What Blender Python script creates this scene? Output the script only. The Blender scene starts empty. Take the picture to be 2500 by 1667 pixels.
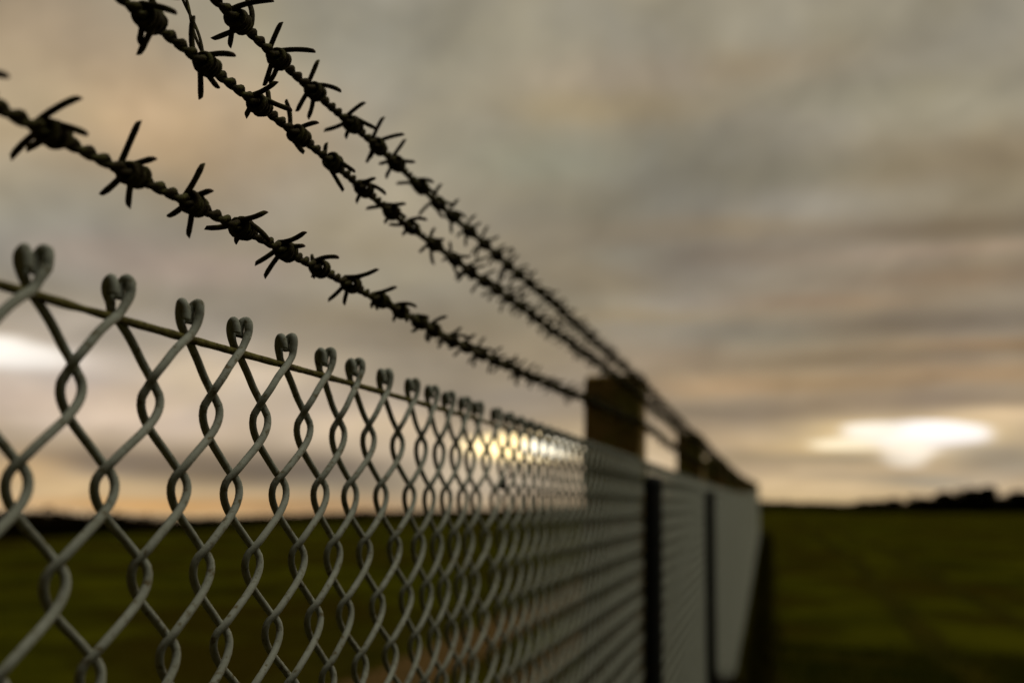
import bpy, math, random
import numpy as np
rng = np.random.default_rng(7)
random.seed(7)
R_ = math.radians
PI = math.pi
S = bpy.context.scene
COL = S.collection

KNUCKLES= [0.4374, 0.5082, 0.583, 0.6476, 0.72, 0.7926, 0.8567, 0.9317, 1.0113, 1.076, 1.1368, 1.2025, 1.261, 1.3546]
KN_A= [[0.3902, [[19.2, 5.8], [-14.5, 12.9], [-9.4, -10.9]]], [0.4445, [[17.0, 16.7], [20.9, -1.7], [-22.5, -11.8], [-23.7, -2.6]]], [0.514, [[8.2, 27.3], [12.5, 9.1], [-18.4, -10.7], [-8.6, -15.8]]], [0.578, [[7.5, 23.8], [10.7, 8.8], [-18.0, -6.2], [-8.8, -18.0]]], [0.6408, [[18.4, 10.0], [19.2, -8.5], [-29.1, 1.9], [-7.7, -8.3]]], [0.709, [[19.2, 11.0], [13.3, 3.8], [-23.4, -9.9], [-18.6, -18.5]]], [0.7729, [[19.0, 6.5], [-8.6, 11.2], [-4.6, -7.1]]], [0.8376, [[25.6, 11.9], [9.8, 7.4], [-20.9, -12.9], [-9.4, -15.2]]], [0.9065, [[16.8, 10.7], [15.4, -9.5], [-8.4, -6.4]]], [0.9605, [[17.0, 3.5], [7.1, -10.1], [-10.2, 5.5]]], [1.0207, [[11.7, 2.9], [-6.7, -11.3]]], [1.0715, [[16.4, 12.6], [7.7, -8.8], [-9.6, -10.8]]]]
KN_B= [[0.4616, [[-4.1, -13.6], [12.8, 6.1], [-16.3, 1.7]]], [0.5155, [[20.0, 0.0], [-4.6, -21.2], [-4.0, -15.1], [-5.5, 18.3]]], [0.5834, [[-6.7, 28.5], [20.0, 4.0], [-5.4, -20.9], [2.3, -11.5]]], [0.656, [[17.3, 11.8], [24.0, -5.0], [-10.4, -8.1], [0.8, 14.7]]], [0.7216, [[-7.5, 24.2], [15.2, 8.8], [6.3, -15.5], [-13.4, 9.7]]], [0.7894, [[-2.6, 13.4], [17.9, -7.4], [8.1, -23.1], [-9.3, 6.2]]], [0.8636, [[13.6, 6.2], [19.0, -4.2], [-12.0, 4.7]]], [0.9381, [[14.5, 6.7], [13.6, -5.0], [-25.0, 3.8]]], [0.9972, [[18.6, 5.1], [12.1, -12.0], [-24.8, 4.8]]], [1.0708, [[1.0, 17.1], [11.3, 4.4], [-15.8, -8.2], [-4.4, -19.4]]], [1.1457, [[-4.2, 18.4], [18.4, 1.9], [-14.3, -1.0], [3.1, -18.2]]]]
KN_C= [[0.6177, [[27.9, 8.4], [-16.7, -13.4], [-7.2, -16.8], [-1.3, 20.9]]], [0.6816, [[5.8, 22.9], [27.1, 4.5], [-12.4, -17.8], [-9.7, -15.6]]], [0.7485, [[3.8, 23.4], [21.1, -0.1], [-13.6, -16.3], [-8.5, -18.5]]], [0.827, [[14.5, 15.0], [21.8, -5.1], [-25.7, -4.3]]], [0.8896, [[7.3, 25.1], [25.5, 9.0], [-12.5, -12.0], [-11.0, -6.5]]], [0.9426, [[10.1, 21.7], [18.1, 0.3], [-16.8, 0.1], [-13.2, -11.7]]], [1.0207, [[15.4, 2.0], [17.1, -8.0], [-26.9, 4.8]]], [1.0852, [[4.5, 20.4], [18.3, -1.9], [-23.7, -10.9]]], [1.1414, [[8.5, 17.4], [15.9, -2.3], [-9.1, 1.5], [-4.8, -17.0]]]]
LOOSE= [[-0.0004, 0.585, 1.9633], [-0.0154, 0.6, 1.9862], [-0.0282, 0.61, 2.0075], [-0.0406, 0.62, 2.0279], [-0.051, 0.625, 2.0461]]
HEDGE_TOP= [[-40.38, -0.95], [-39.26, -0.9], [-38.48, -0.97], [-37.73, -0.62], [-36.91, -1.04], [-34.7, -1.05], [-33.67, -1.12], [-32.31, -1.57], [-31.15, -1.09], [-30.37, -1.37], [-29.08, -1.15], [-27.34, -1.4], [-25.9, -1.2], [-24.83, -1.09], [-22.66, -0.81], [-21.15, -0.62], [-19.35, -0.64], [-15.34, -0.47], [-10.65, -0.25], [-6.0, -0.11], [-1.45, 0.15], [0.49, 0.26], [1.92, 0.19], [3.39, 0.2], [4.88, 0.2], [5.72, 0.35], [6.97, 0.35], [8.0, 0.56], [9.21, 0.65], [12.33, 0.78]]
HEDGE_BASE= [[-40.26, -2.39], [-38.18, -2.29], [-31.1, -1.95], [-24.81, -1.41], [-20.44, -1.21], [-10.65, -0.83], [0.48, -0.26], [5.13, -0.34], [12.13, -0.23]]
TREES= [[6.06, 0.4], [7.55, 0.53], [8.63, 0.83], [9.84, 1.0], [10.65, 1.07], [11.96, 0.9], [7.58, 0.32], [9.2, 0.52], [11.17, 0.63], [4.77, 0.27], [5.41, 0.32]]
BLOBS= [[-37.17, 23.03, 11.85, 3.79, [168, 150, 130], 0.8], [-33.78, 18.65, 9.95, 3.55, [202, 174, 142], 0.9], [-39.71, 18.63, 3.55, 2.84, [186, 168, 140], 0.8], [-37.51, 14.47, 7.11, 2.13, [160, 152, 136], 0.8], [-37.95, 12.25, 6.16, 1.66, [152, 150, 140], 0.8], [-31.55, 11.99, 7.11, 1.19, [172, 152, 136], 0.8], [-25.85, 24.78, 8.29, 2.84, [163, 156, 138], 0.8], [-18.43, 23.79, 9.48, 3.55, [160, 153, 134], 0.7], [-28.78, 18.34, 3.79, 2.84, [196, 172, 142], 0.6], [-23.01, 16.07, 6.16, 2.13, [172, 162, 145], 0.7], [-15.81, 19.16, 8.29, 2.61, [164, 158, 143], 0.7], [-10.76, 10.11, 6.16, 1.42, [148, 141, 126], 0.7], [-20.44, 11.77, 5.92, 1.42, [158, 151, 136], 0.7], [-37.03, 8.41, 5.69, 0.95, [178, 165, 150], 0.8], [-29.5, 7.58, 6.16, 1.42, [178, 165, 148], 0.7], [-17.89, 6.89, 6.16, 1.42, [160, 148, 130], 0.7], [-38.56, 4.82, 5.45, 1.19, [222, 200, 184], 0.85], [-39.07, 6.3, 5.21, 1.07, [238, 222, 208], 0.9], [-40.07, 6.61, 3.55, 0.76, [255, 246, 236], 1.0], [-32.96, 3.79, 6.16, 1.42, [218, 196, 176], 0.9], [-28.06, 5.82, 4.27, 1.42, [222, 200, 172], 0.9], [-23.66, 4.13, 4.74, 1.42, [208, 188, 166], 0.8], [-20.14, 3.3, 3.55, 1.42, [222, 198, 166], 0.8], [-33.44, 1.51, 9.95, 0.76, [128, 113, 99], 0.9], [-26.47, 1.17, 7.11, 0.76, [120, 107, 93], 0.9], [-21.2, 0.71, 3.79, 0.59, [150, 138, 120], 0.7], [-38.23, 0.77, 2.13, 0.95, [225, 190, 145], 0.9], [-36.4, 0.06, 4.27, 0.62, [222, 190, 145], 0.9], [-32.66, -0.67, 6.16, 0.33, [222, 172, 112], 0.9], [-24.59, -0.5, 6.16, 0.43, [180, 140, 98], 0.7], [-15.38, 1.29, 4.27, 1.19, [205, 190, 170], 0.8], [-12.81, 2.8, 3.32, 0.66, [255, 228, 170], 1.0], [-11.51, 2.82, 1.66, 0.47, [255, 250, 235], 1.0], [-8.33, 2.35, 2.84, 1.19, [225, 205, 175], 0.8], [-4.61, 2.4, 2.84, 0.95, [228, 204, 172], 0.8], [3.61, 24.53, 10.66, 1.9, [160, 153, 136], 0.7], [12.26, 22.79, 4.74, 2.84, [150, 144, 130], 0.7], [-7.81, 22.44, 6.16, 1.66, [174, 159, 140], 0.7], [-9.08, 20.78, 5.92, 1.07, [166, 149, 119], 0.7], [0.02, 22.91, 4.27, 1.19, [152, 137, 115], 0.7], [5.74, 20.69, 5.92, 0.95, [136, 130, 110], 0.66], [9.98, 19.69, 4.74, 1.07, [162, 156, 140], 0.74], [-5.97, 18.73, 9.48, 1.19, [146, 139, 120], 0.7], [10.65, 17.39, 7.11, 1.19, [131, 117, 99], 0.7], [0.77, 17.39, 7.82, 1.0, [130, 123, 102], 0.7], [-11.84, 18.2, 4.74, 1.07, [148, 147, 131], 0.7], [-7.18, 16.22, 7.11, 1.07, [138, 131, 112], 0.7], [-1.88, 14.59, 6.16, 0.81, [148, 130, 102], 0.7], [4.14, 15.73, 4.74, 0.57, [150, 142, 126], 0.7], [8.94, 13.99, 7.58, 0.76, [120, 106, 88], 0.74], [-7.59, 13.14, 2.61, 0.52, [158, 153, 136], 0.7], [-1.27, 13.08, 6.16, 0.59, [135, 120, 100], 0.7], [10.13, 12.77, 6.16, 0.43, [168, 147, 127], 0.74], [9.62, 11.5, 6.16, 0.66, [137, 117, 96], 0.7], [-6.46, 11.54, 6.16, 0.83, [136, 125, 106], 0.7], [-4.57, 9.76, 6.16, 0.43, [157, 140, 112], 0.9], [3.22, 10.41, 5.21, 0.47, [150, 130, 107], 0.9], [-0.23, 8.85, 5.21, 0.76, [137, 132, 117], 0.9], [8.53, 9.19, 6.64, 0.71, [116, 108, 96], 0.95], [10.98, 7.94, 4.74, 0.38, [152, 126, 96], 0.9], [-4.58, 7.54, 3.79, 0.95, [146, 130, 110], 0.8], [5.31, 7.4, 6.16, 0.47, [128, 116, 98], 0.9], [10.16, 6.56, 4.98, 0.52, [168, 142, 111], 0.95], [-1.98, 6.13, 4.5, 0.57, [182, 155, 124], 0.95], [4.2, 6.19, 4.27, 0.43, [150, 130, 104], 0.9], [-1.84, 4.85, 6.16, 0.43, [139, 127, 109], 0.95], [7.03, 5.14, 7.11, 0.52, [141, 127, 109], 0.95], [11.55, 4.52, 3.08, 0.33, [216, 190, 154], 0.9], [-1.34, 3.36, 2.61, 0.52, [216, 190, 155], 0.95], [6.44, 3.04, 5.92, 1.19, [226, 200, 158], 0.85], [6.24, 3.48, 4.86, 0.78, [252, 222, 165], 0.97], [6.87, 3.5, 3.2, 0.69, [251, 243, 234], 1.0], [5.2, 3.82, 1.66, 0.33, [251, 240, 222], 1.0], [8.13, 3.94, 1.66, 0.33, [251, 242, 232], 1.0], [3.9, 3.15, 1.9, 0.31, [251, 236, 205], 1.0], [8.93, 3.65, 2.01, 0.52, [251, 243, 236], 1.0], [6.97, 2.71, 1.3, 0.62, [251, 238, 218], 1.0], [9.9, 2.84, 1.66, 0.24, [205, 190, 165], 0.8], [4.84, 2.62, 1.42, 0.17, [214, 196, 164], 0.8], [3.55, 2.41, 3.08, 0.28, [166, 153, 129], 0.95], [-2.03, 2.43, 3.08, 0.28, [166, 151, 126], 0.9], [11.45, 2.39, 2.61, 0.81, [165, 155, 135], 0.95], [4.05, 0.92, 9.95, 0.62, [216, 190, 150], 0.9], [7.68, 1.32, 2.61, 0.31, [163, 156, 139], 0.95], [3.64, 1.58, 3.55, 0.21, [186, 168, 138], 0.8], [4.03, 0.25, 7.11, 0.28, [224, 196, 150], 0.9]]

# ------------------------------------------------------------------ helpers
def lin(c):
    c = c/255.0
    return c/12.92 if c <= 0.04045 else ((c+0.055)/1.055)**2.4
def L3(c): return tuple(lin(v) for v in c)

def tag(o, label=None, cat=None, group=None, kind=None):
    if label: o['label'] = label
    if cat: o['category'] = cat
    if group: o['group'] = group
    if kind: o['kind'] = kind
    return o

def empty(name, loc=(0, 0, 0)):
    o = bpy.data.objects.new(name, None); COL.objects.link(o); o.location = loc
    o.empty_display_size = .1
    return o

def np_mesh(name, V, F, smooth=True, mats=(), midx=None):
    """V (n,3), F (m,k) one polygon size, or a list of such arrays."""
    Fs = F if isinstance(F, list) else [F]
    Fs = [f for f in Fs if len(f)]
    me = bpy.data.meshes.new(name)
    me.vertices.add(len(V)); me.vertices.foreach_set('co', np.asarray(V, np.float32).ravel())
    loops = np.concatenate([f.ravel() for f in Fs]).astype(np.int32)
    tot = np.concatenate([np.full(len(f), f.shape[1]) for f in Fs]).astype(np.int32)
    start = np.concatenate([[0], np.cumsum(tot)[:-1]]).astype(np.int32)
    me.loops.add(len(loops)); me.loops.foreach_set('vertex_index', loops)
    me.polygons.add(len(tot)); me.polygons.foreach_set('loop_start', start); me.polygons.foreach_set('loop_total', tot)
    for m in mats: me.materials.append(m)
    if midx is not None: me.polygons.foreach_set('material_index', np.asarray(midx, np.int32))
    me.update(calc_edges=True); me.validate()
    me.polygons.foreach_set('use_smooth', np.full(len(me.polygons), smooth))
    me.update()
    return me

def link(name, me, parent=None):
    o = bpy.data.objects.new(name, me); COL.objects.link(o)
    if parent is not None: o.parent = parent
    return o

class Acc:
    """gathers quads (and n-gon caps) of several tubes into one mesh"""
    def __init__(s): s.V = []; s.Q = []; s.T = []; s.n = 0
    def add(s, V, Q, T=None):
        s.V.append(V); s.Q.append(Q+s.n)
        if T is not None and len(T): s.T.append(T+s.n)
        s.n += len(V)
    def mesh(s, name, mats, smooth=True):
        V = np.concatenate(s.V); Q = np.concatenate(s.Q); F = [Q]
        mi = np.zeros(len(Q), int)
        if s.T:
            T = np.concatenate(s.T); F.append(T)
            mi = np.concatenate([mi, np.full(len(T), 1 if len(mats) > 1 else 0)])
        return np_mesh(name, V, F, smooth, mats, mi)

def catmull(P, n=6):
    P = np.asarray(P, float)
    P = np.vstack([2*P[0]-P[1], P, 2*P[-1]-P[-2]])
    t = np.linspace(0, 1, n, endpoint=False)[:, None]
    out = []
    for i in range(1, len(P)-2):
        a, b, c, d = P[i-1], P[i], P[i+1], P[i+2]
        out.append(.5*((2*b)+(c-a)*t+(2*a-5*b+4*c-d)*t**2+(-a+3*b-3*c+d)*t**3))
    out.append(P[-2][None])
    return np.vstack(out)

def tube(P, r, sides=8, caps=True, bevel=0.0):
    """parallel-transport tube; returns V, quads, cap tris"""
    P = np.asarray(P, float); n = len(P)
    r = np.full(n, r) if np.isscalar(r) else np.asarray(r)
    T = np.gradient(P, axis=0); T /= np.linalg.norm(T, axis=1)[:, None]+1e-12
    u = np.cross(T[0], [0.31, 0.52, 0.79]); u /= np.linalg.norm(u)
    U = [u]
    for i in range(1, n):
        u = U[-1]-T[i]*np.dot(U[-1], T[i]); U.append(u/(np.linalg.norm(u)+1e-12))
    U = np.array(U); W = np.cross(T, U)
    a = np.arange(sides)*2*PI/sides
    ring = U[:, None]*np.cos(a)[None, :, None]+W[:, None]*np.sin(a)[None, :, None]
    V = P[:, None]+ring*r[:, None, None]
    if bevel:   # wire ends cut on the slant
        V[-1] += T[-1]*(np.cos(a)*bevel*r[-1])[:, None]
        V[0] -= T[0]*(np.cos(a)*bevel*r[0])[:, None]
    V = V.reshape(-1, 3)
    i, j = np.meshgrid(np.arange(n-1), np.arange(sides), indexing='ij')
    k = (j+1) % sides
    Q = np.stack([i*sides+j, i*sides+k, (i+1)*sides+k, (i+1)*sides+j], -1).reshape(-1, 4)
    Tt = np.zeros((0, 3), int)
    if caps:
        c0, c1 = len(V), len(V)+1
        V = np.vstack([V, V[:sides].mean(0), V[(n-1)*sides:n*sides].mean(0)])
        jj = np.arange(sides); kk = (jj+1) % sides
        Tt = np.vstack([np.stack([kk, jj, np.full(sides, c0)], -1),
                        np.stack([(n-1)*sides+jj, (n-1)*sides+kk, np.full(sides, c1)], -1)])
    return V, Q, Tt

# ------------------------------------------------------------------ materials
def mat(name, base, rough=.6, metallic=0., noise=0., nscale=40., col2=None, lo=.4, hi=.6, bump=0., bscale=200., coat=0., spec=.5, noise2=None):
    m = bpy.data.materials.new(name); m.use_nodes = True
    nt = m.node_tree; b = nt.nodes['Principled BSDF']
    b.inputs['Roughness'].default_value = rough; b.inputs['Metallic'].default_value = metallic
    b.inputs['Specular IOR Level'].default_value = spec
    b.inputs['Base Color'].default_value = (*base, 1)
    tc = nt.nodes.new('ShaderNodeTexCoord')
    geo = nt.nodes.new('ShaderNodeNewGeometry')
    if col2 is not None:
        n = nt.nodes.new('ShaderNodeTexNoise'); n.inputs['Scale'].default_value = nscale
        n.inputs['Detail'].default_value = 5; n.inputs['Roughness'].default_value = .62
        nt.links.new(geo.outputs['Position'], n.inputs['Vector'])
        r = nt.nodes.new('ShaderNodeValToRGB')
        r.color_ramp.elements[0].position = lo; r.color_ramp.elements[0].color = (*base, 1)
        r.color_ramp.elements[1].position = hi; r.color_ramp.elements[1].color = (*col2, 1)
        nt.links.new(n.outputs['Fac'], r.inputs['Fac']); out = r.outputs['Color']
        if noise2:
            c3, s3, l3, h3 = noise2
            n3 = nt.nodes.new('ShaderNodeTexNoise'); n3.inputs['Scale'].default_value = s3; n3.inputs['Detail'].default_value = 3
            nt.links.new(geo.outputs['Position'], n3.inputs['Vector'])
            mr = nt.nodes.new('ShaderNodeMapRange'); mr.inputs['From Min'].default_value = l3; mr.inputs['From Max'].default_value = h3
            nt.links.new(n3.outputs['Fac'], mr.inputs['Value'])
            mx = nt.nodes.new('ShaderNodeMix'); mx.data_type = 'RGBA'
            nt.links.new(mr.outputs['Result'], mx.inputs['Factor']); nt.links.new(out, mx.inputs['A'])
            mx.inputs['B'].default_value = (*c3, 1); out = mx.outputs['Result']
        nt.links.new(out, b.inputs['Base Color'])
    if bump:
        n2 = nt.nodes.new('ShaderNodeTexNoise'); n2.inputs['Scale'].default_value = bscale; n2.inputs['Detail'].default_value = 4
        nt.links.new(geo.outputs['Position'], n2.inputs['Vector'])
        bp = nt.nodes.new('ShaderNodeBump'); bp.inputs['Strength'].default_value = bump; bp.inputs['Distance'].default_value = .4/bscale
        nt.links.new(n2.outputs['Fac'], bp.inputs['Height']); nt.links.new(bp.outputs['Normal'], b.inputs['Normal'])
    return m

M = dict(
    pvc=mat('grey_green_plastic_coating', (.31, .315, .245), .72, 0, col2=(.215, .215, .16), nscale=90, lo=.35, hi=.75, bump=.4, bscale=700, spec=.08,
            noise2=((.13, .105, .05), 210, .56, .70)),
    cut=mat('rusty_cut_wire_end', (.035, .018, .008), .9, 0, spec=.1),
    moss=mat('mossy_old_wire', (.07, .056, .016), .85, 0, col2=(.15, .13, .035), nscale=160, lo=.4, hi=.62, bump=.9, bscale=500, spec=.06),
    barb=mat('weathered_dark_wire', (.034, .025, .009), .8, 0, col2=(.095, .088, .026), nscale=150, lo=.48, hi=.66, bump=.8, bscale=600, spec=.06),
    conc=mat('weathered_post_concrete', (.36, .215, .06), .92, 0, col2=(.21, .15, .035), nscale=9, lo=.4, hi=.6, bump=1., bscale=60, spec=.15,
             noise2=((.30, .26, .05), 5, .5, .62)),
    steel=mat('dark_painted_steel', (.012, .013, .010), .75, 0, col2=(.025, .016, .010), nscale=40, lo=.5, hi=.7, bump=.3, bscale=150, spec=.2),
    grass=mat('short_grass_field', (.058, .055, .0020), .95, 0, col2=(.020, .020, .0014), nscale=.5, lo=.36, hi=.64, bump=1., bscale=14, spec=0,
              noise2=((.030, .022, .0018), .25, .46, .60)),
    rough=mat('trampled_rough_grass', (.012, .0135, .0012), .95, 0, col2=(.030, .025, .0018), nscale=.9, lo=.42, hi=.66, bump=1., bscale=14, spec=0),
    rut=mat('worn_wheel_rut', (.036, .029, .0028), .95, 0, col2=(.024, .022, .0022), nscale=1.1, lo=.4, hi=.62, bump=1., bscale=12, spec=0),
    dirt=mat('bare_brown_dirt', (.115, .066, .022), .95, 0, col2=(.07, .045, .016), nscale=3., lo=.38, hi=.64, bump=1., bscale=25, spec=0),
    tuft=mat('rank_dark_grass', (.034, .027, .004), .9, 0, col2=(.02, .018, .003), nscale=4, lo=.4, hi=.6, spec=0),
    weed=mat('dead_brown_weed', (.012, .008, .003), .9, 0, col2=(.03, .015, .006), nscale=12, lo=.5, hi=.7, spec=0),
    hedge=mat('far_hedge_leaves', (.010, .008, .0025), .9, 0, col2=(.034, .014, .004), nscale=.12, lo=.5, hi=.66, spec=0),
    tree=mat('far_tree_leaves', (.008, .007, .002), .9, 0, col2=(.005, .005, .0015), nscale=.3, lo=.4, hi=.6, spec=0),
    bark=mat('dark_tree_bark', (.03, .022, .012), .95, 0, col2=(.018, .014, .008), nscale=3, spec=0),
)

# ------------------------------------------------------------------ terrain
def sm(t):
    t = np.clip(t, 0, 1); return t*t*(3-2*t)
def rise(y): return .40*sm((np.asarray(y, float)-9)/36)
def gz(x, y):
    x = np.asarray(x, float); y = np.asarray(y, float)
    far = sm((np.hypot(x, y)-3)/20)
    az = np.degrees(np.arctan2(x-.35, y)); D = np.hypot(x-.35, y)
    ht = np.interp(az, [t[0] for t in HEDGE_TOP], [t[1] for t in HEDGE_TOP]); hb = np.interp(az, [t[0] for t in HEDGE_BASE], [t[1] for t in HEDGE_BASE])
    w_ = sm((az+100)/30)*np.clip(.3-ht, 0, 2)   # the land falls away beyond the hedge
    fall = np.maximum(0, D-np.minimum(330, 1.5/np.tan(np.radians(-hb)))-6)*np.tan(np.radians(w_))
    return rise(y)-fall+far*(.035*np.sin(x*.31+1.3)*np.cos(y*.23)+.02*np.sin(x*.9+y*.7))

def sheet(name, X, Y, m, lift=0., smooth=True):
    n1, n2 = X.shape
    V = np.stack([X, Y, gz(X, Y)+lift], -1).reshape(-1, 3)
    i, j = np.meshgrid(np.arange(n1-1), np.arange(n2-1), indexing='ij')
    Q = np.stack([i*n2+j, (i+1)*n2+j, (i+1)*n2+j+1, i*n2+j+1], -1).reshape(-1, 4)
    return np_mesh(name, V, Q, smooth, [m])

g = np.linspace(-1, 1, 341); gx = np.sign(g)*(abs(g)**2.6)*1500+g*35
g2 = np.linspace(-.62, 1, 421); gy = np.sign(g2)*(abs(g2)**2.6)*1500+g2*45
X, Y = np.meshgrid(gx, gy, indexing='ij')
tag(link('ground', sheet('ground', X, Y, M['grass'])), kind='structure')

def strip(name, xc, w, y0, y1, m, lift, wob=.12, edge=.12):
    ys = np.arange(y0, y1, .25); nx = 7
    c = xc+wob*np.sin(ys*.23+xc*3)+wob*.5*np.sin(ys*.61+xc)
    wl = w/2+edge*rng.uniform(-.5, 1, len(ys)); wr = w/2+edge*rng.uniform(-.5, 1, len(ys))
    t = np.linspace(-1, 1, nx)
    Xs = np.where(t[:, None] < 0, c+t[:, None]*wl, c+t[:, None]*wr)
    Ys = np.repeat(ys[None], nx, 0)
    return tag(link(name, sheet(name, Xs, Ys, m, lift)), kind='structure')
strip('dirt_path', -3.05, .75, -6, 60, M['dirt'], .006, .06, .1)
strip('dirt_path', -1.9, .35, -6, 60, M['dirt'], .006, .06, .1)
strip('wheel_track', 2.45, .34, -8, 110, M['rut'], .006, .1, .1)
strip('wheel_track', 3.95, .30, -8, 110, M['rut'], .006, .1, .1)
strip('wheel_track', -4.1, .6, -8, 80, M['rut'], .006, .1, .1)  # flat dark strip: a rut with its shadow painted into the colour
strip('rough_grass', 3.3, 5.8, -8, 14, M['rough'], .003, .2, .9)
strip('grass_verge', .2, .42, -8, 60, M['tuft'], .004, .04, .2)

# grass blades: a clump stuff near the fence, longer along its foot
def blades(n, fx, fy, h0, h1, w, m, name, lean=.5):
    x = fx(n); y = fy(n); z = gz(x, y)
    h = rng.uniform(h0, h1, n); a = rng.uniform(0, 2*PI, n)
    ca, sa = np.cos(a), np.sin(a); ww = w*rng.uniform(.6, 1.3, n)
    lx = rng.normal(0, lean, n)*h; ly = rng.normal(0, lean, n)*h
    base = np.stack([x, y, z-.01], -1); d = np.stack([ca*ww, sa*ww, 0*ww], -1)
    mid = base+np.stack([lx*.35, ly*.35, h*.6], -1); top = base+np.stack([lx, ly, h], -1)
    V = np.stack([base-d, base+d, mid+d*.7, mid-d*.7, top], 1).reshape(-1, 3)
    k = np.arange(n)*5
    Q = np.stack([k, k+1, k+2, k+3], -1); T = np.stack([k+3, k+2, k+4], -1)
    return link(name, np_mesh(name, V, [Q, T], True, [m]))
tag(blades(15000, lambda n: -9+8.9*rng.uniform(0, 1, n), lambda n: 2.5+26*rng.uniform(0, 1, n)**1.4, .03, .075, .004, M['grass'], 'grass'),
    'short olive green grass growing over the dark field', 'grass', kind='stuff')
tag(blades(14000, lambda n: rng.uniform(.4, 6.2, n), lambda n: 2.5+11.5*rng.uniform(0, 1, n), .03, .11, .004, M['rough'], 'rough_grass'),
    'dark rough grass on the near ground right of the fence', 'grass', kind='stuff')
tag(blades(9000, lambda n: .12+np.abs(rng.normal(0, .12, n)), lambda n: rng.uniform(2., 44, n), .10, .34, .005, M['tuft'], 'long_grass'),
    'long dark unmown grass along the foot of the fence', 'grass', kind='stuff')

# ------------------------------------------------------------------ chain link fence
FENCE = tag(empty('chain_link_fence', (0, 1.5, 0)), 'grey green plastic coated chain link fence running away into the distance', 'fence')
OFF = np.array([0, -1.5, 0])
HP = .0992; Z1 = 1.795; ZW = 1.7865; ZC = 1.7505; PSI = .42
EO = .0036; BX = .0056; RW = .00262; WD = .0695
def shp(s): return s/(s*s+.02)**.25

def pickets(ks, nseg, sides, zend=.03, seed=0):
    """all woven wires of one bay: two per knuckle, flat spirals hooked into each other"""
    g_ = np.random.default_rng(seed); ks = np.asarray(ks); mids = (ks[1:]+ks[:-1])/2
    mids = np.concatenate([[ks[0]-WD/2], mids, [ks[-1]+WD/2]])
    zs = np.linspace(ZC, zend, int((ZC-zend)/HP*nseg)); ph = 2*PI*(Z1-zs)/HP
    rows = []
    for i, k in enumerate(ks):
        for sgn, m in ((-1, mids[i]), (1, mids[i+1])):
            fd = sm((ZC-zs)/.07)
            A = abs(k-m)/2+EO+g_.normal(0, .0005)*fd; c = (k+m)/2+.0007*np.sin(zs*23+k*57)*fd
            y = c-sgn*A*np.cos(ph+.06*np.sin(zs*9+k*31)*fd); x = -sgn*BX*shp(np.sin(ph+PSI))
            y = y+.0008*np.sin(zs*37+k*91)*sm((ZC-zs)/.2)
            rows.append(np.stack([x, y, zs], -1))
    P = np.array(rows)
    T = np.gradient(P, axis=1); T /= np.linalg.norm(T, axis=2)[..., None]
    ref = np.array([1., 0, 0])
    U = ref-T*(T@ref)[..., None]; U /= np.linalg.norm(U, axis=2)[..., None]; W = np.cross(T, U)
    a = np.arange(sides)*2*PI/sides
    V = P[:, :, None]+RW*(U[:, :, None]*np.cos(a)[:, None]+W[:, :, None]*np.sin(a)[:, None])
    npk, n = P.shape[:2]
    b, i, j = np.meshgrid(np.arange(npk), np.arange(n-1), np.arange(sides), indexing='ij')
    k2 = (j+1) % sides; o = b*n*sides
    Q = np.stack([o+i*sides+j, o+i*sides+k2, o+(i+1)*sides+k2, o+(i+1)*sides+j], -1).reshape(-1, 4)
    return V.reshape(-1, 3), Q

def knuckle_mesh(seed, sides=10, n=6, dl=WD/2, dr=WD/2):
    """the two bent-over wire ends of one selvage joint; origin at the line wire"""
    g_ = np.random.default_rng(seed)
    def ends(sgn, half):
        zs = np.array([ZC-.005, ZC]); ph = 2*PI*(Z1-zs)/HP; A = half/2+EO
        y = sgn*half/2-sgn*A*np.cos(ph); x = -sgn*BX*shp(np.sin(ph+PSI))
        return [(x[i]*1000, y[i]*1000, (zs[i]-ZW)*1000) for i in range(2)]
    j = lambda s=.8: g_.uniform(-s, s)
    t = j(1.3); u = j(1.8)
    ql, qr = dl*1000/34.75, dr*1000/34.75
    F = ends(-1, dl)+[(3.0, -36.4*ql, -28.5), (5.2, -31.5*ql, -21.0), (5.6, -23.5*ql, -12.5), (5.1, -15*ql, -6), (4.5, -6.4+j(), 0), (4.8, -1+j(), 6.5), (5.0, 1.2+t, 12.5), (5.0, 1.8+t, 17), (4.0, 2.6+t, 20.5+j()), (1.6, 3.4+j(), 22), (-.8, 3.2+j(), 20.2), (-1.6, 1.8, 15.5), (-1, .4, 9+u)]
    Rr = ends(1, dr)+[(-3.0, 36.4*qr, -28.5), (-5.2, 31.5*qr, -21.0), (-5.6, 23.5*qr, -12.5), (-5.1, 15*qr, -6), (-4.5, 6.4+j(), 0), (-4.7, 1.0+j(), 3.8), (-5.0, -1.5+j(), 8), (-5.0, -4.2-t*.5, 13.5), (-4.4, -5.4-t*.5, 17.6), (-3.0, -6.0+j(), 20.3+j()), (-1.2, -6.6+j(), 19.9), (.6, -7.4+j(.4), 16.2), (1.2, -7.6+j(.4), 10.5+u)]
    acc = Acc()
    for P in (F, Rr):
        Pc = catmull(np.array(P)/1000, n)
        acc.add(*tube(Pc, RW+.00034*sm((Pc[:, 2]-.004)/.008), sides, bevel=.45))
    return acc.mesh('knuckle', [M['pvc'], M['cut']])

PERIOD = 3.0; POSTS = [.09+PERIOD*i for i in range(-1, 15)]     # near face of every post
ks0 = list(KNUCKLES)
while ks0[0] > .16: ks0.insert(0, ks0[0]-WD+random.uniform(-.002, .002))
while ks0[-1] < 3.0: ks0.append(ks0[-1]+WD+random.uniform(-.004, .004))
NK = 43
ksg = [(i+.5)*PERIOD/NK+random.uniform(-.003, .003) for i in range(NK)]

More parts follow.
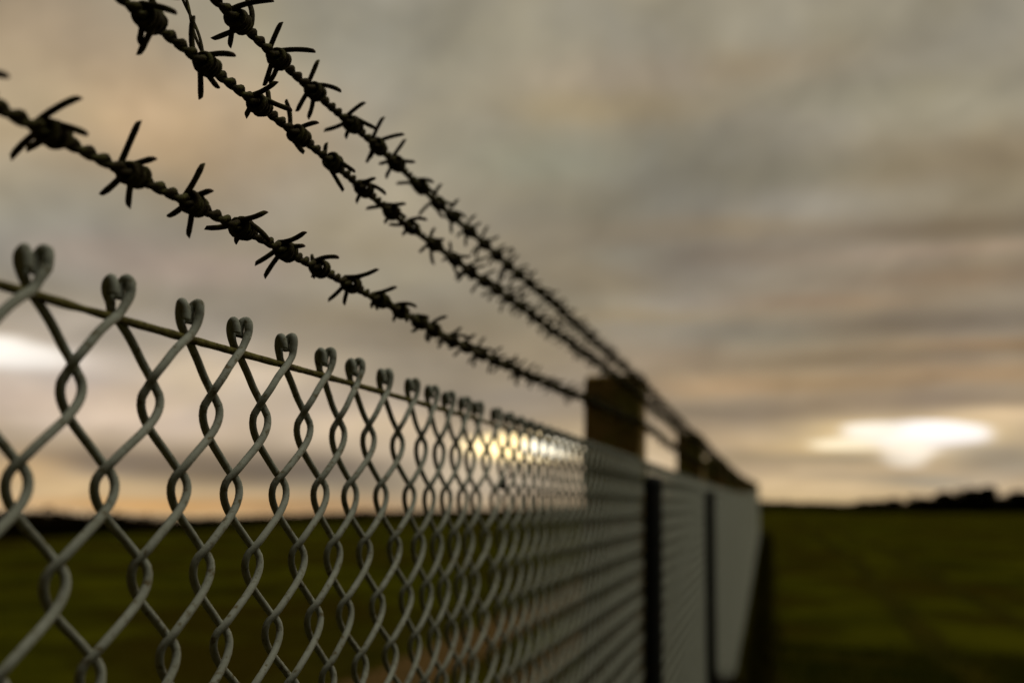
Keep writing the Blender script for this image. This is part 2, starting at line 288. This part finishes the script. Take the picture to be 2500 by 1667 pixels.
def bay_tilt(y0): return math.atan2(float(rise(y0+PERIOD)-rise(y0)), PERIOD)
V, Q = pickets(ks0, 30, 10)
o = link('mesh_panel', np_mesh('mesh_panel', V+OFF, Q, True, [M['pvc']]), FENCE)
V, Q = pickets(ksg, 16, 6); me_mid = np_mesh('mesh_panel', V, Q, True, [M['pvc']])
V, Q = pickets(ksg, 10, 4); me_far = np_mesh('mesh_panel', V, Q, True, [M['pvc']])
kvar = [knuckle_mesh(100+i, 8, 4) for i in range(8)]
kn_rest = []; nk = 0
for i, k in enumerate(ks0):
    dl = (k-ks0[i-1]) if i else WD; dr = (ks0[i+1]-k) if i < len(ks0)-1 else WD
    me = knuckle_mesh(i, 12, 7, dl/2, dr/2) if k < 1.6 else kvar[i % 8]
    o = link('knuckle', me, FENCE); o.location = (0, k-1.5, ZW); nk += 1
for b in range(-1, 14):
    if b == 0: continue
    y0 = .09+PERIOD*b; z0 = float(rise(y0)); t = bay_tilt(y0)
    o = link('mesh_panel', me_mid if b < 3 else me_far, FENCE)
    o.location = (0, y0-1.5, z0); o.rotation_euler = (t, 0, 0)
    for i, k in enumerate(ksg):
        y = y0+k; z = float(rise(y0))+math.tan(t)*k+ZW
        if b > 0 and nk < 100:
            o = link('knuckle', kvar[(i*3+b) % 8], FENCE); o.location = (0, y-1.5, z); nk += 1
        else: kn_rest.append((y, z, (i*5+b) % 3))
lowk = []
for i in range(3):
    me = knuckle_mesh(100+i, 4, 2)
    v = np.empty(len(me.vertices)*3, np.float32); me.vertices.foreach_get('co', v)
    T = np.array([list(p.vertices) for p in me.polygons if len(p.vertices) == 4]); lowk.append((v.reshape(-1, 3), T)); bpy.data.meshes.remove(me)
acc = Acc()
for y, z, i in kn_rest: acc.add(lowk[i][0]+np.array([0, y-1.5, z]), lowk[i][1])
tag(link('knuckle', acc.mesh('knuckle', [M['pvc']]), FENCE), kind='stuff')

def wire_run(r, yf, z_off, x, sides, lump, seed):
    g_ = np.random.default_rng(seed)
    ys = np.concatenate([np.arange(-2.9, 3.2, .006), np.arange(3.2, 10, .05), np.arange(10, yf, .25)])
    z = z_off+rise(ys)+.0012*np.sin(ys*4.1+seed)
    P = np.stack([x+.0005*np.sin(ys*13+seed), ys-1.5, z], -1)
    rr = r*(1+lump*np.convolve(g_.normal(0, 1, len(ys)), np.ones(3)/3, 'same'))
    return tube(P, rr, sides)
acc = Acc(); acc.add(*wire_run(.0025, 42.1, ZW, 0, 10, .10, 3))
link('line_wire', acc.mesh('line_wire', [M['moss'], M['moss']]), FENCE)
for zz in (.95, .10):
    acc = Acc(); acc.add(*wire_run(.0018, 42.1, zz, -.0078, 6, .05, 5))
    link('line_wire', acc.mesh('line_wire', [M['moss'], M['moss']]), FENCE)

# a stray twist of tie wire on the mesh
acc = Acc()
t = np.linspace(0, 5*2*PI, 60)
acc.add(*tube(np.stack([.004*np.cos(t)+.002, .005*np.sin(t)*.8, t/(10*PI)*.014-.007], -1), .0016, 6))
acc.add(*tube(catmull([(.004, 0, .006), (.010, .004, .012), (.012, .009, .016)], 4), .0014, 6))
o = link('wire_tie', acc.mesh('wire_tie', [M['steel'], M['cut']]), FENCE); o.location = (.004, 1.372-1.5, 1.7105)

# posts: square concrete with chamfered, worn top
def post_mesh(w, d, h, seed):
    g_ = np.random.default_rng(seed)
    c = .012; prof = [(-w/2+c, -d/2), (w/2-c, -d/2), (w/2, -d/2+c), (w/2, d/2-c), (w/2-c, d/2), (-w/2+c, d/2), (-w/2, d/2-c), (-w/2, -d/2+c)]
    zs = list(np.linspace(-.4, h-.03, 22))+[h-.012, h]
    V = []; n = 8
    for i, z in enumerate(zs):
        s = 1.0 if i < 22 else (.985 if i == 22 else .90)
        for (x, y) in prof: V.append((x*s+g_.normal(0, .0012), y*s+g_.normal(0, .0012), z+(g_.normal(0, .003) if i >= 22 else 0)))
    V.append((0, 0, h+.004)); V = np.array(V); m = len(zs)
    i, j = np.meshgrid(np.arange(m-1), np.arange(n), indexing='ij'); k = (j+1) % n
    Q = np.stack([i*n+j, i*n+k, (i+1)*n+k, (i+1)*n+j], -1).reshape(-1, 4)
    jj = np.arange(n); T = np.stack([(m-1)*n+jj, (m-1)*n+(jj+1) % n, np.full(n, m*n)], -1)
    return np_mesh('post', V, [Q, T], False, [M['conc']])
pm = [post_mesh(.172, .15, 2.062, 1), post_mesh(.150, .15, 2.085, 2)]
def bar_mesh():
    acc = Acc(); acc.add(*tube([(0, 0, -.1), (0, 0, 1.0), (0, 0, 1.745), (0, 0, 1.762)], np.array([.027, .027, .027, .023]), 14))
    for z in (.3, .95, 1.6):    # tie loops round bar and mesh
        t = np.linspace(0, 2*PI, 24)
        acc.add(*tube(np.stack([.0305*np.cos(t)-.003, .029*np.sin(t), z+.003*np.sin(t)], -1), .0016, 6, caps=False))
    return acc.mesh('steel_bar', [M['steel'], M['steel']])
bm_ = bar_mesh()
for i, y in enumerate(POSTS):
    z = float(rise(y)); me = pm[0] if i % 2 == 0 else pm[1]
    w = .172 if i % 2 == 0 else .150
    o = link('post', me, FENCE); o.location = (-.0095-w/2, y+.075-1.5, z)
    o.rotation_euler = (0, R_(random.uniform(-.3, .3)) if i > 3 else 0, 0)
    if i > 3: continue   # only the near bays have one
    o = link('steel_bar', bm_, FENCE); o.location = (.036, y-.10-1.5, z)

# ------------------------------------------------------------------ barbed wire
PR = .0019
def barb_mesh(tips, seed, sides=8, cseg=14, n=4):
    g_ = np.random.default_rng(seed); tips = [tuple(t) for t in tips]
    while len(tips) < 4:
        a = math.atan2(tips[0][1], tips[0][0])+PI+g_.uniform(-.6, .6)
        l = g_.uniform(9, 16); tips.append((l*math.cos(a), l*math.sin(a)))
    order = [(0, 2), (1, 3)]
    acc = Acc(); Rc = .0057
    for bi, (a, b) in enumerate(order):
        ta = np.array(tips[a])/1000; tb = np.array(tips[b])/1000
        aa = math.atan2(ta[1], ta[0]); ab = math.atan2(tb[1], tb[0])
        ths = aa+PI/2; the = ab-PI/2
        while the < ths+1.4*2*PI: the += 2*PI
        N = int((the-ths)/(2*PI)*cseg)+2
        th = np.linspace(ths, the, N); yy = np.linspace(0, 1, N)*(the-ths)/(2*PI)*.0034
        yy = yy-yy.mean()+(-.0034 if bi == 0 else .0034)
        rc = Rc*(1+.09*np.sin(th*1.7+seed)+.07*np.sin(th*.6+seed*2.3))
        coil = np.stack([rc*np.cos(th), yy, rc*np.sin(th)], -1)
        ya, yb = g_.uniform(-.005, .003), g_.uniform(-.003, .005)
        A0 = np.array([ta[0], coil[0][1]+ya, ta[1]]); B0 = np.array([tb[0], coil[-1][1]+yb, tb[1]])
        def prong(tip, root, bend):
            d = tip-root; p = np.array([-d[2], 0, d[0]])*bend
            t = np.linspace(0, 1, 7)[:, None]
            return tip+(root-tip)*t+p*(4*t*(1-t))
        pa = prong(A0, coil[0], g_.uniform(-.09, .09))[:-1]; pb = prong(B0, coil[-1], g_.uniform(-.09, .09))[::-1][1:]
        P = np.vstack([pa, coil, pb])
        rr = np.full(len(P), PR)*(1+g_.normal(0, .025, len(P))); rr[0] *= .8; rr[-1] *= .8
        acc.add(*tube(P, rr, sides, bevel=.9))
    return acc.mesh('barb', [M['barb'], M['cut']])

def rand_tips(g_):
    roll = g_.uniform(-.5, .5); o_ = []
    for a in (.85, .05, PI+.75, PI+.05):
        l = g_.uniform(16, 24); a2 = a+roll+g_.uniform(-.25, .25)
        o_.append((l*math.cos(a2), l*math.sin(a2)))
    return o_
g3 = np.random.default_rng(33)
barb_var = [barb_mesh(rand_tips(g3), 200+i, 6, 10) for i in range(14)]
low_bar = []
for i in range(6):
    me = barb_mesh(rand_tips(g3), 300+i, 3, 5)
    v = np.empty(len(me.vertices)*3, np.float32); me.vertices.foreach_get('co', v)
    T = np.array([list(p.vertices) for p in me.polygons if len(p.vertices) == 4]); low_bar.append((v.reshape(-1, 3), T)); bpy.data.meshes.remove(me)

def strand(zs_y, zs_z, kn, label, seed):
    g_ = np.random.default_rng(seed)
    ph = g_.uniform(0, 6, 4)
    def cz(y):
        y = np.asarray(y, float)
        base = np.interp(y, zs_y, zs_z)
        ker = sum(np.interp(y+d, zs_y, zs_z) for d in (-.12, -.06, 0, .06, .12))/5
        sag = -.014*np.clip(np.sin(PI*((y-3.09) % PERIOD)/PERIOD), 0, 1)*(y > 3.09)
        return ker+rise(y)+sag+.0010*np.sin(y*9+ph[0])
    def cxx(y): return .0015*np.sin(np.asarray(y)*5.3+ph[1])+.001*np.sin(np.asarray(y)*17+ph[2])
    root = tag(empty('barbed_wire', (0, 0, zs_z[0])), label, 'barbed wire', 'barbed wires above the fence')
    O = np.array([0, 0, -zs_z[0]])
    pitch = .026; acc = Acc()
    for s in (0, PI):
        for (a, b, n, sd) in ((-2.9, 3.2, 16, 8), (3.2, 9.2, 9, 5), (9.2, 42.1, 6, 4)):
            ys = np.arange(a, b, pitch/n); w = 2*PI*ys/pitch+s+.7*np.sin(ys*11+seed)
            off = .0020
            P = np.stack([cxx(ys)+off*np.cos(w), ys, cz(ys)+off*np.sin(w)], -1)+O
            acc.add(*tube(P, .0021*(1+.04*g_.normal(0, 1, len(ys))), sd, caps=True))
    link('twisted_wire', acc.mesh('twisted_wire', [M['barb'], M['cut']]), root)
    # barbs
    ys = [k[0] for k in kn]; first = ys[0]; y = first; pre = []
    while y > -2.8: y -= .066+g_.uniform(-.003, .003); pre.append(y)
    y = ys[-1]; post = []
    while y < 42: y += .067+g_.uniform(-.005, .005); post.append(y)
    for i, (yk, tips) in enumerate(kn):
        o = link('barb', barb_mesh(tips, seed*50+i, 9, 18), root); o.location = (float(cxx(yk)), yk, float(cz(yk))-zs_z[0])
    left = 100-len(kn)
    for i, yk in enumerate(post[:left]):
        o = link('barb', barb_var[int(g_.integers(0, 14))], root); o.location = (float(cxx(yk)), yk, float(cz(yk))-zs_z[0])
        o.rotation_euler = (0, g_.uniform(-.45, .45), 0); o.scale = (1.0, 1.0, 1.0)
    acc = Acc()
    for yk in pre+post[left:]:
        v, q = low_bar[int(g_.integers(0, 6))]
        acc.add(v*1.05+np.array([float(cxx(yk)), yk, float(cz(yk))-zs_z[0]]), q)
    tag(link('barb', acc.mesh('barb', [M['barb']]), root), kind='stuff')
    return cz
czA = strand([-3, 1.25, 1.5, 2.03, 3.09, 60], [1.8715, 1.871, 1.875, 1.889, 1.912, 1.912], KN_A, 'lowest of the three barbed wires, closest above the mesh knuckles', 11)
czB = strand([-3, 1.3, 1.5, 2.0, 2.7, 3.09, 60], [1.963, 1.966, 1.971, 1.980, 1.987, 1.990, 1.985], KN_B, 'middle barbed wire, with a thin loose wire rising from one barb', 12)
czC = strand([-3, .7, 1.5, 2.0, 2.6, 3.3, 60], [2.013, 2.013, 2.017, 2.023, 2.027, 2.034, 2.030], KN_C, 'topmost of the three barbed wires, the farthest above the mesh', 13)

# staples that hold the strands on the posts
for i, y in enumerate(POSTS[1:]):
    for c in (czA, czB, czC):
        yy = y+.07; t = np.linspace(-.5*PI, .5*PI, 9)
        acc = Acc(); acc.add(*tube(np.stack([.0045*np.cos(t)*1.6-.004, .0*t, .0065*np.sin(t)], -1), .0015, 5))
        o = link('wire_staple', acc.mesh('wire_staple', [M['steel'], M['steel']]), FENCE); o.location = (0, yy-1.5, float(c(yy)))

# loose thin wire
LO = np.array(LOOSE[0]); T0 = tag(empty('loose_wire', tuple(LO)), 'thin loose twisted wire rising steeply from the middle barbed wire', 'loose wire')
path = catmull(list(np.array(LOOSE))+[(-.075, .632, 2.09), (-.085, .64, 2.13), (-.07, .65, 2.155)], 40)-LO
acc = Acc(); sL = np.concatenate([[0], np.cumsum(np.linalg.norm(np.diff(path, axis=0), axis=1))])
for s in (0, PI):
    w = sL/.10*2*PI+s+.6; off = .0013+0*sL
    acc.add(*tube(path+np.stack([off*np.cos(w), off*np.sin(w), .3*off*np.sin(w)], -1), .00105, 8, bevel=.6))
link('twisted_wire', acc.mesh('twisted_wire', [M['barb'], M['cut']]), T0)
o = link('barb', barb_mesh([(-9, -1), (8, 9), (-14, 4), (9, -7)], 71, 8, 12), T0)
o.location = tuple(np.array([-.0525, .625, 2.0445])-LO); o.rotation_euler = (R_(70), 0, R_(15)); o.scale = (.8, .8, .8)

# ------------------------------------------------------------------ weed at the second post
g_ = np.random.default_rng(5); acc = Acc()
for i in range(300):
    y = g_.uniform(6.75, 9.4); x = abs(g_.normal(.05, .03)); f_ = 1-(y-6.75)/2.9
    h = max(.1, .72*f_**1.1*g_.uniform(.7, 1.05)); z = float(gz(x, y))
    dx, dy = g_.normal(0, .03), g_.normal(0, .08)
    P = catmull([(x, y, z-.02), (x+dx*.3, y+dy*.3, z+h*.5), (x+dx, y+dy, z+h)], 3)
    acc.add(*tube(P, np.linspace(.006, .002, len(P)), 4))
    for _ in range(5):
        t = g_.uniform(.2, 1); p = P[int(t*(len(P)-1))]; d = g_.normal(0, .05, 3); d[2] = abs(d[2])
        e = np.cross(d, g_.normal(0, 1, 3)); e = e/np.linalg.norm(e)*.013
        Vq = np.array([p, p+d*.5+e, p+d, p+d*.5-e]); acc.add(Vq, np.array([[0, 1, 2, 3]]))
tag(link('weed_clump', acc.mesh('weed_clump', [M['weed'], M['weed']])), 'dark dead weeds leaning against the foot of the fence', 'weeds')

# ------------------------------------------------------------------ horizon: hedges and trees
CAM = np.array([.35, 0, 1.69])
tb = np.array(HEDGE_TOP); bb = np.array(HEDGE_BASE)
def spot(az):
    be = np.interp(az, bb[:, 0], bb[:, 1]); d = 40.
    for _ in range(25):
        x = CAM[0]+d*math.sin(R_(az)); y = d*math.cos(R_(az))
        d = min(330, .5*d+.5*(CAM[2]-float(gz(x, y)))/math.tan(R_(-be)))
    return x, y, d
def leafmass(centres, radii, n_per, size, seed):
    g_ = np.random.default_rng(seed); Vs = []; N = 0
    c = np.repeat(np.asarray(centres), n_per, 0); r = np.repeat(np.asarray(radii), n_per, 0)
    n = len(c); d = g_.normal(0, 1, (n, 3)); d /= np.linalg.norm(d, axis=1)[:, None]
    p = c+d*r*(g_.uniform(.25, 1, n)**.5)[:, None]
    u = g_.normal(0, 1, (n, 3)); u /= np.linalg.norm(u, axis=1)[:, None]
    w = np.cross(u, g_.normal(0, 1, (n, 3))); w /= np.linalg.norm(w, axis=1)[:, None]
    s = (size*g_.uniform(.6, 1.4, n)*np.sqrt(r[:, 2]*r[:, 0]))[:, None]
    V = np.stack([p-u*s, p+w*s*.6, p+u*s, p-w*s*.6], 1).reshape(-1, 3)
    return V, np.arange(n*4).reshape(-1, 4)
def hedge(az0, az1, step, name, label, m, seed, extra=0):
    g_ = np.random.default_rng(seed); C = []; Rr = []
    for az in np.arange(az0, az1, step):
        x, y, d = spot(az); z = float(gz(x, y))
        top = CAM[2]+d*math.tan(R_(np.interp(az, tb[:, 0], tb[:, 1]))); h = max(.5, top-z)
        w = d*R_(step)
        for k in range(2):
            f_ = g_.uniform(.8, 1.0); zc = z+h*f_*.5
            C.append((x+g_.normal(0, w*.3), y+g_.normal(0, .8)+k*1.2, zc)); Rr.append((w*1.3, 1.4, h*f_*.52))
    V, Q = leafmass(C, Rr, 150, .2, seed)
    return tag(link(name, np_mesh(name, V, Q, False, [m])), label, 'hedge', kind='stuff')
hedge(-52, -30, .25, 'far_hedge', 'dark autumn hedge at the left edge of the field, behind the mesh', M['hedge'], 41)
hedge(-30, -1, .22, 'far_hedge', 'low hazy hedgerow crossing behind the middle of the mesh', M['hedge'], 42)
hedge(-1, 26, .2, 'far_wood', 'low dark wood edge along the horizon right of the fence', M['tree'], 43)

def tree(az, tel, wdeg, seed, label):
    g_ = np.random.default_rng(seed); x, y, d = spot(az); d += 6
    x = CAM[0]+d*math.sin(R_(az)); y = d*math.cos(R_(az)); z = float(gz(x, y))
    H = CAM[2]+d*math.tan(R_(tel))-z+.3; w = d*R_(wdeg)/2
    root = tag(empty('tree', (x, y, z)), label, 'tree', 'dark trees on the horizon')
    acc = Acc()
    th = catmull([(0, 0, -.2), (.05*H*.3, 0, H*.3), (0, .02*H, H*.7)], 5); acc.add(*tube(th, np.linspace(.04*H, .012*H, len(th)), 8))
    C = []; Rr = []
    for k in range(11):
        a = g_.uniform(0, 2*PI); rr = g_.uniform(0, .75)*w; zz = H*g_.uniform(.28, .86); s = g_.uniform(.22, .34)*H*(1.15-zz/H*.5)
        shrink = math.sqrt(max(.15, 1-((zz/H-.5)/.55)**2))
        c = (rr*math.cos(a)*shrink, rr*math.sin(a)*shrink, min(zz, H-s*.8)); C.append(c); Rr.append((s*1.15, s*1.15, s*.8))
        e = np.array(c); q = np.array([0, 0, H*.32]); acc.add(*tube(catmull([q, q*.5+e*.5+np.array([0, 0, -.04*H]), e], 4), np.linspace(.014*H, .004*H, 9), 5))
    C.append((0, 0, H*.78)); Rr.append((w*.45, w*.45, H*.2))
    link('trunk', acc.mesh('trunk', [M['bark'], M['bark']]), root)
    V, Q = leafmass(C, Rr, 420, .13, seed); link('crown', np_mesh('crown', V, Q, False, [M['tree']]), root)
tlab = ['small low tree, leftmost of the dark trees on the horizon', 'broad low tree just right of the leftmost dark tree', 'taller pointed tree left of the gap in the dark treetops',
        'tallest rounded tree, left one of the twin high crowns near the right edge', 'tallest rounded tree, right one of the twin high crowns near the right edge', 'dark tree at the right edge of the photo',
        'low tree filling in beneath the broad low crown', 'low tree in the gap before the twin high crowns', 'low tree filling the gap before the rightmost crown',
        'small far tree alone at the left end of the wood edge', 'low round bush tree close to the left end of the wood']
tw = [1.5, 1.8, 1.7, 2.0, 2.0, 2.4, 2.2, 2.2, 2.4, 1.1, 1.3]
for i, (az, el) in enumerate(TREES): tree(az, el, tw[i], 60+i, tlab[i])

# ------------------------------------------------------------------ sky
def build_world():
    w = bpy.data.worlds.new('World'); S.world = w; w.use_nodes = True
    nt = w.node_tree; nt.nodes.clear(); N = nt.nodes.new; Lk = nt.links.new
    def math_(op, a, b=None, clamp=False):
        n = N('ShaderNodeMath'); n.operation = op; n.use_clamp = clamp
        for i, v in enumerate((a, b)):
            if v is None: continue
            if isinstance(v, (int, float)): n.inputs[i].default_value = v
            else: Lk(v, n.inputs[i])
        return n.outputs[0]
    def vec(op, a, b=None):
        n = N('ShaderNodeVectorMath'); n.operation = op
        for i, v in enumerate((a, b)):
            if v is None: continue
            if isinstance(v, (tuple, list)): n.inputs[i].default_value = v
            else: Lk(v, n.inputs[i])
        return n
    def mixc(f, a, b):
        n = N('ShaderNodeMix'); n.data_type = 'RGBA'
        for k, v in (('Factor', f), ('A', a), ('B', b)):
            if isinstance(v, (int, float)): n.inputs[k].default_value = v
            elif isinstance(v, tuple): n.inputs[k].default_value = (*v, 1)
            else: Lk(v, n.inputs[k])
        return n.outputs['Result']
    tc = N('ShaderNodeTexCoord'); sep = N('ShaderNodeSeparateXYZ'); Lk(tc.outputs['Generated'], sep.inputs[0])
    x, y, z = sep.outputs
    az = math_('MULTIPLY', math_('ARCTAN2', x, y), 180/PI); el = math_('MULTIPLY', math_('ARCSINE', z), 180/PI)
    # cloud sheet seen in perspective, for streaks that flatten towards the horizon
    den = math_('ADD', math_('MAXIMUM', z, 0.), .10)
    comb = N('ShaderNodeCombineXYZ'); Lk(math_('DIVIDE', x, den), comb.inputs[0]); Lk(math_('DIVIDE', y, den), comb.inputs[1])
    mp = N('ShaderNodeMapping'); mp.inputs['Rotation'].default_value = (0, 0, R_(45)); mp.inputs['Scale'].default_value = (.5, 2.0, 1); Lk(comb.outputs[0], mp.inputs[0])
    def noise(scale, det, rough=.5, src=None, dist=0.):
        n = N('ShaderNodeTexNoise'); n.inputs['Scale'].default_value = scale; n.inputs['Detail'].default_value = det
        n.inputs['Roughness'].default_value = rough; n.inputs['Distortion'].default_value = dist
        Lk(src if src is not None else mp.outputs[0], n.inputs['Vector']); return n
    qz = math_('MULTIPLY', math_('LOGARITHM', math_('ADD', math_('MAXIMUM', math_('SUBTRACT', el, math_('MULTIPLY', az, .07)), -2.), 5.), 2.718282), 2.1)
    cq = N('ShaderNodeCombineXYZ'); Lk(math_('MULTIPLY', az, .065), cq.inputs[0]); Lk(qz, cq.inputs[1]); cq = cq.outputs[0]
    n1 = noise(1.1, 5, .55, dist=.4); n2 = noise(1.25, 4, .55, cq, .3); n3 = noise(3.2, 4, .55, cq, .5); n4 = noise(.9, 5, .5, cq, .4)
    wv = vec('MULTIPLY', vec('SUBTRACT', n1.outputs['Color'], (.5, .5, .5)).outputs[0], (6., 1.8, 0)).outputs[0]
    wv2 = vec('MULTIPLY', vec('SUBTRACT', n2.outputs['Color'], (.5, .5, .5)).outputs[0], (4., 1.0, 0)).outputs[0]
    c2 = N('ShaderNodeCombineXYZ'); Lk(az, c2.inputs[0]); Lk(el, c2.inputs[1])
    lowk = math_('ADD', math_('MULTIPLY', math_('ABSOLUTE', el), .06), .16, True)   # less warp near the horizon
    sc_ = N('ShaderNodeVectorMath'); sc_.operation = 'SCALE'; Lk(vec('ADD', wv, wv2).outputs[0], sc_.inputs[0]); Lk(lowk, sc_.inputs['Scale'])
    ae = vec('ADD', c2.outputs[0], sc_.outputs[0]).outputs[0]
    # broad overcast deck
    ramp = N('ShaderNodeValToRGB'); cr = ramp.color_ramp
    Lk(math_('DIVIDE', el, 90.), ramp.inputs[0])
    cr.elements[0].position = 0; cr.elements[0].color = (*L3((196, 172, 140)), 1)
    cr.elements[1].position = 1; cr.elements[1].color = (*L3((165, 160, 148)), 1)
    for p, c in ((.06, (160, 145, 124)), (.16, (148, 138, 120)), (.28, (158, 150, 133)), (.36, (158, 152, 136)), (.70, (165, 160, 148))):
        e = cr.elements.new(p); e.color = (*L3(c), 1)
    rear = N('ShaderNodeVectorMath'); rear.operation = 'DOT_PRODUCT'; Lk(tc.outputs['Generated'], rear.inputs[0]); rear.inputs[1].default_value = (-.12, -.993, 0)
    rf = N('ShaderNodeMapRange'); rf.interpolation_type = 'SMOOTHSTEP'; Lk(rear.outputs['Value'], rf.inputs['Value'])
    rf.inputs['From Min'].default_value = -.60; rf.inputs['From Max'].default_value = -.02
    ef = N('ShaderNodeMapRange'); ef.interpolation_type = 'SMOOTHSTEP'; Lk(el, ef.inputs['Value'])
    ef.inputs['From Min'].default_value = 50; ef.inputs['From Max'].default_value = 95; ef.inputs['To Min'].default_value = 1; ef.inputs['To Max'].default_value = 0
    col = mixc(math_('MULTIPLY', rf.outputs[0], ef.outputs[0]), ramp.outputs[0], (.016, .015, .012))  # unseen sky behind is darkened so the wire undersides stay dark
    # the western half round the hidden sun is warm
    for (a, e, ra, re, c, al) in BLOBS:
        d = vec('MULTIPLY', vec('SUBTRACT', ae, (a, e, 0)).outputs[0], (1/ra, 1/re, 0))
        q = N('ShaderNodeVectorMath'); q.operation = 'DOT_PRODUCT'; Lk(d.outputs[0], q.inputs[0]); Lk(d.outputs[0], q.inputs[1])
        big = al >= 1.0
        k = math_('EXPONENT', math_('MULTIPLY', math_('POWER', q.outputs['Value'], 3.0 if big else 1.15), -.9))
        if big: al_ = 1.0; cc = tuple(v*(BRIGHT if a > 0 or a < -30 else 2.5) for v in L3(c))
        else: al_ = al; cc = L3(c)
        col = mixc(math_('MULTIPLY', k, al_), col, cc)
    # finer cloud texture in brightness and in warmth
    t2 = math_('ADD', math_('MULTIPLY', math_('SUBTRACT', n2.outputs['Fac'], .5), 1.0), 1.)
    t3 = math_('ADD', math_('MULTIPLY', math_('SUBTRACT', n3.outputs['Fac'], .5), .55), 1.)
    tt = math_('MULTIPLY', math_('MULTIPLY', t2, t3), .97)
    s1 = N('ShaderNodeVectorMath'); s1.operation = 'SCALE'; Lk(col, s1.inputs[0]); Lk(tt, s1.inputs['Scale'])
    warm = math_('MULTIPLY', math_('SUBTRACT', n4.outputs['Fac'], .47), .4)
    tint = N('ShaderNodeCombineXYZ'); Lk(math_('ADD', 1., warm), tint.inputs[0]); Lk(math_('ADD', 1., math_('MULTIPLY', warm, .45)), tint.inputs[1]); Lk(math_('SUBTRACT', 1., warm), tint.inputs[2])
    colv = vec('MULTIPLY', s1.outputs[0], tint.outputs[0]).outputs[0]
    colv = vec('MULTIPLY', colv, (.93, .935, .925)).outputs[0]
    # physical dusk sky glimmering faintly through the deck
    sky = N('ShaderNodeTexSky'); sky.sky_type = 'NISHITA'; sky.sun_disc = False
    sky.sun_elevation = R_(3.3); sky.sun_rotation = R_(6.9); sky.air_density = 1.5; sky.dust_density = 3
    s2 = N('ShaderNodeVectorMath'); s2.operation = 'SCALE'; Lk(sky.outputs[0], s2.inputs[0]); s2.inputs['Scale'].default_value = .0012
    zb = N('ShaderNodeMapRange'); zb.interpolation_type = 'SMOOTHSTEP'; Lk(el, zb.inputs['Value'])   # overcast: zenith brighter than the horizon
    zb.inputs['From Min'].default_value = 45; zb.inputs['From Max'].default_value = 85; zb.inputs['To Min'].default_value = 1; zb.inputs['To Max'].default_value = 1.0
    s3 = N('ShaderNodeVectorMath'); s3.operation = 'SCALE'; Lk(colv, s3.inputs[0]); Lk(zb.outputs[0], s3.inputs['Scale']); colv = s3.outputs[0]
    # added bright lobe in the unseen sky overhead, slightly right, to light the wires
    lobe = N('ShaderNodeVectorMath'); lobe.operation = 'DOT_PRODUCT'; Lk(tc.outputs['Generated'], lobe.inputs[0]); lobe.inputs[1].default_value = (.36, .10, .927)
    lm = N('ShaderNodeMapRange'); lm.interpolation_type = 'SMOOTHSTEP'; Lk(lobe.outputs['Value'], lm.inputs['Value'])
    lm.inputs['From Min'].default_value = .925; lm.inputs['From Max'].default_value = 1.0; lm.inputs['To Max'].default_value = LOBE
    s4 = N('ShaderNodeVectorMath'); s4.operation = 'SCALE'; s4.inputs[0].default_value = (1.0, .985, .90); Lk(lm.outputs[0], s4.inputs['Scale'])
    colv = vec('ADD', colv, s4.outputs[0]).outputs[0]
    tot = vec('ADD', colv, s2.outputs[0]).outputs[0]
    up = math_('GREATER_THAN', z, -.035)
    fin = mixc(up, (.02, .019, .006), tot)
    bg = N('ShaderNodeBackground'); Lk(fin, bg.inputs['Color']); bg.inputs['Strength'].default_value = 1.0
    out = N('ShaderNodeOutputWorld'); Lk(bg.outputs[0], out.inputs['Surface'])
    w.cycles.sampling_method = 'MANUAL'; w.cycles.sample_map_resolution = 1024
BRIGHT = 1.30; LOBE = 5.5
build_world()

sl = bpy.data.lights.new('sun', 'SUN'); sl.energy = .5; sl.angle = R_(12); sl.color = (1, .80, .55)
so = bpy.data.objects.new('sun', sl); COL.objects.link(so)
from mathutils import Vector, Matrix
sd = Vector((math.sin(R_(6.9))*math.cos(R_(4)), math.cos(R_(6.9))*math.cos(R_(4)), math.sin(R_(4))))
so.rotation_euler = sd.to_track_quat('Z', 'Y').to_euler(); so.location = (5, 30, 8)

# ------------------------------------------------------------------ camera
cd = bpy.data.cameras.new('camera'); co = bpy.data.objects.new('camera', cd); COL.objects.link(co)
cd.sensor_width = 36; cd.lens = 36*2413/2352; cd.clip_start = .02; cd.clip_end = 5000
Rt = Vector((0.97194382, 0.23448898, 0.01844261)); Up = Vector((0.01716132, -0.14889453, 0.98870416)); Fw = Vector((-0.23458623, 0.96064839, 0.14874126))
m = Matrix(((Rt.x, Up.x, -Fw.x), (Rt.y, Up.y, -Fw.y), (Rt.z, Up.z, -Fw.z))).to_4x4()
m.translation = Vector((.35, 0, 1.69)); co.matrix_world = m
cd.dof.use_dof = True; cd.dof.focus_distance = .74; cd.dof.aperture_fstop = 3.6; cd.dof.aperture_blades = 0
S.camera = co

S.view_settings.view_transform = 'Standard'; S.view_settings.look = 'None'; S.view_settings.exposure = 0; S.view_settings.gamma = 1
S.cycles.max_bounces = 6; S.cycles.diffuse_bounces = 3; S.cycles.use_denoising = True
S.cycles.sample_clamp_indirect = 4
